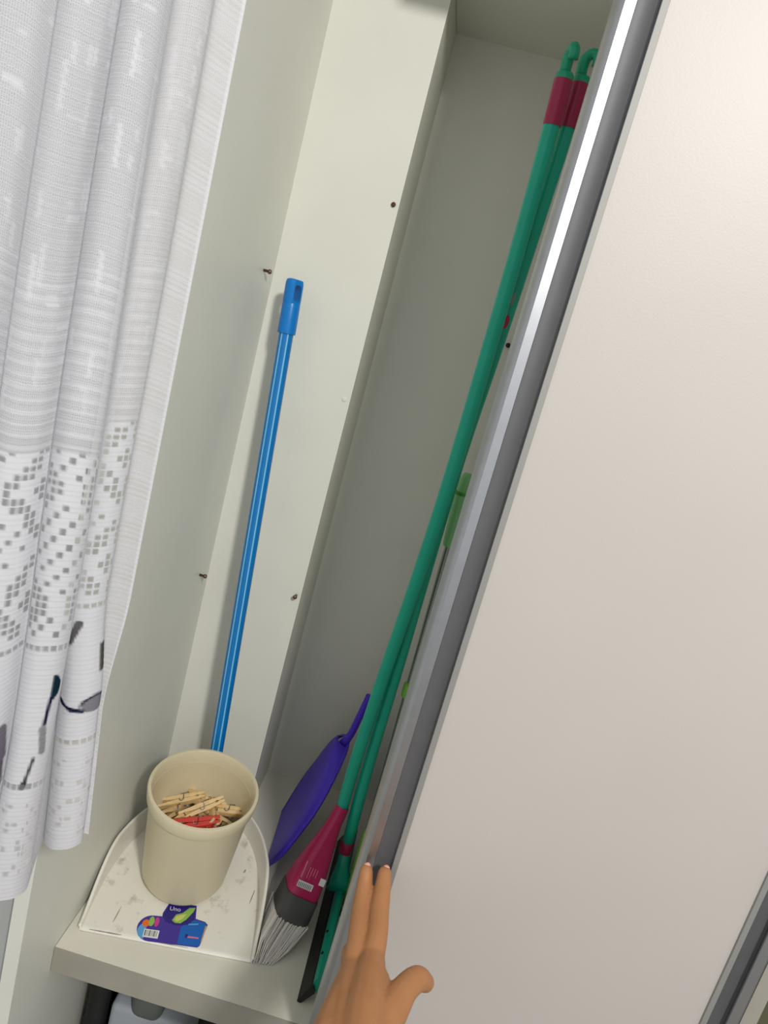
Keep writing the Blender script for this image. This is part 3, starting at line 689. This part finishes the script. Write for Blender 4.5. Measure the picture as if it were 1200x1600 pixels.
# ------------------------------------------------------------------ purple hand dustpan behind the broom
pd_root = thing('hand_dustpan', 'purple hand dustpan standing on edge behind the broom', 'dustpan', (-0.06, 1.11, ZS))
LA, LB2, TP = Vector((-0.0770, 0.999, ZS + 0.0042)), Vector((-0.0900, 1.212, ZS + 0.0042)), Vector((-0.0035, 1.105, 0.785))
cu = (LA + LB2) / 2; pv = (LB2 - LA).normalized(); pu = (TP - cu); Lu = pu.length; pu.normalize(); pn = pv.cross(pu).normalized(); pv = pu.cross(pn).normalized()
if pn.x > 0: pn = -pn
hw0 = (LB2 - LA).length / 2
def pw_(f):    # half width along the height
    return hw0 * (0.66 + 0.34 * math.sin(min(1, f / 0.38) * math.pi / 2)) * (1.0 - 0.05 * f if f < 0.55 else (0.9725 * max(0.02, 1 - ((f - 0.55) / 0.47) ** 2.2)) ** 0.8)
bm = bmesh.new(); NRP, NCP = 26, 14
for th, flip in ((0.0, 0), (-0.0022, 1)):
    V = []
    for r in range(NRP + 1):
        f = r / NRP; h = pw_(f); row = []
        for k in range(NCP + 1):
            c = 2 * k / NCP - 1
            dish = 0.004 + 0.020 * (f ** 1.2) * (1 - abs(c) ** 4)
            row.append(bm.verts.new(cu + pu * Lu * f + pv * h * c + pn * (dish + th)))
        V.append(row)
    for r in range(NRP):
        for k in range(NCP):
            q = (V[r][k], V[r][k + 1], V[r + 1][k + 1], V[r + 1][k]); bm.faces.new(q if not flip else q[::-1])
    if not flip: V0 = V
    else:
        for r in range(NRP):
            for k in (0, NCP): bm.faces.new((V0[r][k], V0[r + 1][k], V[r + 1][k], V[r][k]))
        for k in range(NCP):
            for r in (0, NRP): bm.faces.new((V0[r][k], V0[r][k + 1], V[r][k + 1], V[r][k]))
rel(obj('scoop', bm, 'purple', pd_root, True), pd_root)
bm = bmesh.new(); pts = []
for k in range(61):
    t = k / 60
    if t < 0.44: f = t / 0.44; c = -1
    elif t > 0.56: f = (1 - t) / 0.44; c = 1
    else: f = 1.0; c = (t - 0.5) / 0.06
    pts.append(cu + pu * Lu * f + pv * pw_(f) * c + pn * 0.002)
add_tube(bm, pts, 0.0030, 8); rel(obj('scoop_rim', bm, 'purple', pd_root, True), pd_root)
HH = Vector((0.0068, 1.100, 0.880)); hp = TP + pn * 0.010 - pu * 0.02
bm = bmesh.new(); add_tube(bm, spline([hp, TP + pn * 0.008 + pu * 0.015, (TP + HH) / 2 + pn * 0.002, HH, HH + (HH - TP).normalized() * 0.006], 14), [0.006] * 3 + [0.0065] * 10 + [0.006, 0.004], 14, rad2=[0.008] * 3 + [0.0062] * 10 + [0.0055, 0.0035]); rel(obj('handle', bm, 'purple', pd_root, True), pd_root)

# ------------------------------------------------------------------ metal pole with light green grip
LBt, LTt = Vector((0.0668, 0.985, ZS)), Vector((0.0558, 0.995, 1.306)); ld_ = (LTt - LBt).normalized(); LL = (LTt - LBt).length
lm = thing('mop_pole', 'thin grey metal pole with light green grip leaning behind the green poles', 'mop pole', LBt)
bm = bmesh.new(); add_lathe(bm, [(0, 0.02), (0.0062, 0.02), (0.0062, LL - 0.09), (0, LL - 0.09)], 18, LBt, ld_); smooth_by_angle(rel(obj('tube', bm, 'metalpole', lm), lm))
bm = bmesh.new(); add_lathe(bm, [(0.0064, LL - 0.108), (0.0095, LL - 0.108), (0.0110, LL - 0.09), (0.0128, LL - 0.034), (0.0124, LL - 0.031), (0, LL - 0.031)], 22, LBt, ld_); smooth_by_angle(rel(obj('grip', bm, 'softgreen', lm), lm))
bm = bmesh.new(); add_lathe(bm, [(0, LL - 0.0315), (0.0131, LL - 0.0315), (0.0131, LL - 0.0275), (0, LL - 0.0275)], 22, LBt, ld_); smooth_by_angle(rel(obj('grip_ring', bm, 'leafgreen', lm), lm))
bm = bmesh.new(); add_lathe(bm, [(0, LL - 0.028), (0.0112, LL - 0.028), (0.0120, LL - 0.018), (0.0108, LL - 0.007), (0.0070, LL - 0.0005), (0, LL)], 22, LBt, ld_); smooth_by_angle(rel(obj('grip_end', bm, 'softgreen', lm), lm), 60)
bm = bmesh.new(); add_lathe(bm, [(0.0062, 0.395), (0.0095, 0.398), (0.0100, 0.408), (0.0095, 0.418), (0.0062, 0.421)], 20, LBt, ld_); smooth_by_angle(rel(obj('joint_collar', bm, 'lime', lm), lm))
bm = bmesh.new(); add_lathe(bm, [(0, 0.012), (0.0092, 0.012), (0.0104, 0.02), (0.0100, 0.12), (0.0085, 0.16), (0.0066, 0.165)], 22, LBt, ld_); smooth_by_angle(rel(obj('lower_sleeve', bm, 'lime', lm), lm), 40)
bm = bmesh.new(); add_lathe(bm, [(0, 0.0004), (0.0098, 0.0004), (0.0104, 0.003), (0.0100, 0.0125), (0, 0.0125)], 22, LBt, ld_); smooth_by_angle(rel(obj('foot', bm, 'black', lm), lm), 40)

# ------------------------------------------------------------------ things under the shelf
t = thing('storage_box', 'pale plastic box with slate grey latch in the dark below the shelf', 'box', (-0.19, 0.99, 0.0))
bm = bmesh.new(); add_box(bm, (-0.255, 0.905, 0.0), (-0.130, 1.06, 0.345), 0.010, 3); smooth_by_angle(rel(obj('box_body', bm, 'boxwhite', t), t))
bm = bmesh.new(); add_box(bm, (-0.224, 0.900, 0.334), (-0.172, 0.985, 0.394), 0.016, 4); smooth_by_angle(rel(obj('latch', bm, 'slate', t), t))
t = thing('black_backing', 'added black tub in the dark below the shelf', 'tub', (-0.19, 1.15, 0))  # black box added as a dark background behind the pale box
bm = bmesh.new(); add_box(bm, (-0.305, 1.075, 0.0), (-0.02, 1.27, 0.44), 0.012, 3); smooth_by_angle(rel(obj('backing_body', bm, 'black', t), t))
bm = bmesh.new(); add_box(bm, (-0.309, 1.071, 0.425), (-0.016, 1.274, 0.45), 0.006, 2); smooth_by_angle(rel(obj('backing_rim', bm, 'black', t), t))
t = thing('black_pole', 'black upright tube beside the pale box below the shelf', 'tube', (-0.282, 0.93, 0))
bm = bmesh.new(); add_lathe(bm, [(0, 0), (0.018, 0), (0.018, 0.455), (0.0165, 0.458), (0, 0.458)], 24, (-0.282, 0.93, 0)); smooth_by_angle(rel(obj('tube', bm, 'black', t), t))
bm = bmesh.new(); add_lathe(bm, [(0.018, 0.43), (0.020, 0.43), (0.020, 0.46), (0.018, 0.463), (0, 0.463)], 24, (-0.282, 0.93, 0)); smooth_by_angle(rel(obj('end_cap', bm, 'black', t), t))

# ------------------------------------------------------------------ the hand on the door pull
def blob_chain(bm, pts, rad, flat=None, n=14, sub=5):
    P = spline(pts, (len(pts) - 1) * sub); m = len(P)
    def ip(a, i): 
        u = i / (m - 1) * (len(a) - 1); k = min(int(u), len(a) - 2); return a[k] + (a[k + 1] - a[k]) * (u - k)
    r = [ip(rad, i) for i in range(m)]; f = [ip(flat, i) for i in range(m)] if flat else r
    # rounded ends
    d0 = (P[0] - P[1]).normalized(); d1 = (P[-1] - P[-2]).normalized()
    head = [(P[0] + d0 * r[0] * math.sin(a), math.cos(a)) for a in (1.35, 1.05, 0.7, 0.35)]; tail = [(P[-1] + d1 * r[-1] * math.sin(a), math.cos(a)) for a in (0.35, 0.7, 1.05, 1.35)]
    pts2 = [p for p, _ in head] + P + [p for p, _ in tail]
    rr = [r[0] * c for _, c in head] + r + [r[-1] * c for _, c in tail]; ff = [f[0] * c for _, c in head] + f + [f[-1] * c for _, c in tail]
    add_tube(bm, pts2, rr, n, True, ff)
bm = bmesh.new()
HZ = Vector((0, 0, 0))
V3 = lambda *a: Vector(a)
# fingers
blob_chain(bm, [V3(0.0795, 0.606, 0.858), V3(0.0800, 0.635, 0.868), V3(0.0782, 0.662, 0.871), V3(0.0772, 0.684, 0.878), V3(0.0758, 0.701, 0.887)], [0.0128, 0.0112, 0.0110, 0.0096, 0.0080])
blob_chain(bm, [V3(0.0645, 0.602, 0.848), V3(0.0620, 0.634, 0.858), V3(0.0595, 0.664, 0.862), V3(0.0578, 0.688, 0.871), V3(0.0555, 0.7015, 0.882)], [0.0128, 0.0112, 0.0108, 0.0094, 0.0079])
blob_chain(bm, [V3(0.0640, 0.594, 0.832), V3(0.0630, 0.625, 0.832), V3(0.0610, 0.652, 0.820), V3(0.0615, 0.662, 0.802), V3(0.0640, 0.652, 0.788)], [0.0120, 0.0105, 0.0098, 0.0086, 0.0074])
blob_chain(bm, [V3(0.0680, 0.582, 0.818), V3(0.0670, 0.606, 0.812), V3(0.0650, 0.626, 0.798), V3(0.0660, 0.630, 0.780), V3(0.0700, 0.620, 0.768)], [0.0110, 0.0094, 0.0086, 0.0076, 0.0066])
# thumb
blob_chain(bm, [V3(0.092, 0.530, 0.862), V3(0.1030, 0.556, 0.863), V3(0.1145, 0.582, 0.8655), V3(0.1265, 0.600, 0.8635), V3(0.1375, 0.611, 0.8515)], [0.0195, 0.0170, 0.0132, 0.0122, 0.0094])
# palm, metacarpal by metacarpal
blob_chain(bm, [V3(0.078, 0.505, 0.868), V3(0.0785, 0.545, 0.866), V3(0.0795, 0.585, 0.861), V3(0.0797, 0.612, 0.859)], [0.0205, 0.0195, 0.0170, 0.0132])
blob_chain(bm, [V3(0.067, 0.500, 0.858), V3(0.0665, 0.545, 0.853), V3(0.0650, 0.585, 0.849), V3(0.0645, 0.608, 0.848)], [0.0215, 0.0200, 0.0170, 0.0132])
blob_chain(bm, [V3(0.062, 0.500, 0.845), V3(0.0645, 0.545, 0.838), V3(0.0640, 0.585, 0.832), V3(0.0640, 0.602, 0.832)], [0.0205, 0.0190, 0.0155, 0.0125])
blob_chain(bm, [V3(0.062, 0.505, 0.836), V3(0.0660, 0.545, 0.826), V3(0.0680, 0.580, 0.819)], [0.0185, 0.0165, 0.0125])
blob_chain(bm, [V3(0.088, 0.520, 0.866), V3(0.0935, 0.550, 0.864), V3(0.0910, 0.590, 0.861)], [0.0180, 0.0150, 0.0085])
blob_chain(bm, [V3(0.050, 0.490, 0.850), V3(0.0540, 0.530, 0.849), V3(0.0590, 0.565, 0.847), V3(0.0620, 0.595, 0.846)], [0.0200, 0.0185, 0.0165, 0.0130])
# wrist and forearm
for sx, sz in ((0.013, 0.006), (-0.013, -0.006)):
    blob_chain(bm, [V3(0.070 + sx * 1.1, 0.525, 0.855 + sz), V3(0.068 + sx, 0.470, 0.856 + sz), V3(0.058 + sx * 1.1, 0.38, 0.835 + sz), V3(0.035 + sx * 1.3, 0.27, 0.80 + sz), V3(0.015 + sx * 1.3, 0.19, 0.77 + sz)], [0.0205, 0.0215, 0.0250, 0.0300, 0.0310])
hand = thing('person', 'bare left hand and forearm pulling the edge of the sliding door', 'person', (0.068, 0.50, 0.85))
ho = rel(obj('hand_and_forearm', bm, 'skin', hand, True), hand)
rm = ho.modifiers.new('skin_surface', 'REMESH'); rm.mode = 'VOXEL'; rm.voxel_size = 0.0016; rm.use_smooth_shade = True
sm = ho.modifiers.new('soften', 'SMOOTH'); sm.factor = 0.5; sm.iterations = 9
def nail(tip, fwd, upv, wd, ln, name='fingernail'):
    fwd = Vector(fwd).normalized(); upv = Vector(upv); upv = (upv - fwd * upv.dot(fwd)).normalized(); sd = fwd.cross(upv); bm = bmesh.new(); V = []
    for i in range(7):
        f = i / 6; row = []
        for k in range(9):
            c = 2 * k / 8 - 1; hw = wd * (0.80 + 0.20 * math.sin(math.pi * min(1, f * 1.2 + 0.1))) * (1 if 0 < i < 6 else 0.72)
            row.append(bm.verts.new(Vector(tip) + fwd * (f - 0.5) * ln + sd * c * hw + upv * (-0.0022 * c * c - 0.0008 * (2 * f - 1) ** 2)))
        V.append(row)
    for i in range(6):
        for k in range(8): bm.faces.new((V[i][k], V[i][k + 1], V[i + 1][k + 1], V[i + 1][k]))
    o = rel(obj(name, bm, 'nail', hand, True), hand); s_ = o.modifiers.new('thick', 'SOLIDIFY'); s_.thickness = 0.0006; return o
nail((0.0763, 0.7005, 0.8935), (-0.05, 0.85, 0.5), (0, -0.5, 0.85), 0.0048, 0.010)
nail((0.0554, 0.7012, 0.8882), (-0.15, 0.75, 0.6), (0, -0.6, 0.8), 0.0048, 0.010)
nail((0.1405, 0.6085, 0.8555), (0.75, 0.5, -0.5), (0.55, -0.1, 0.8), 0.0052, 0.011, 'thumbnail')
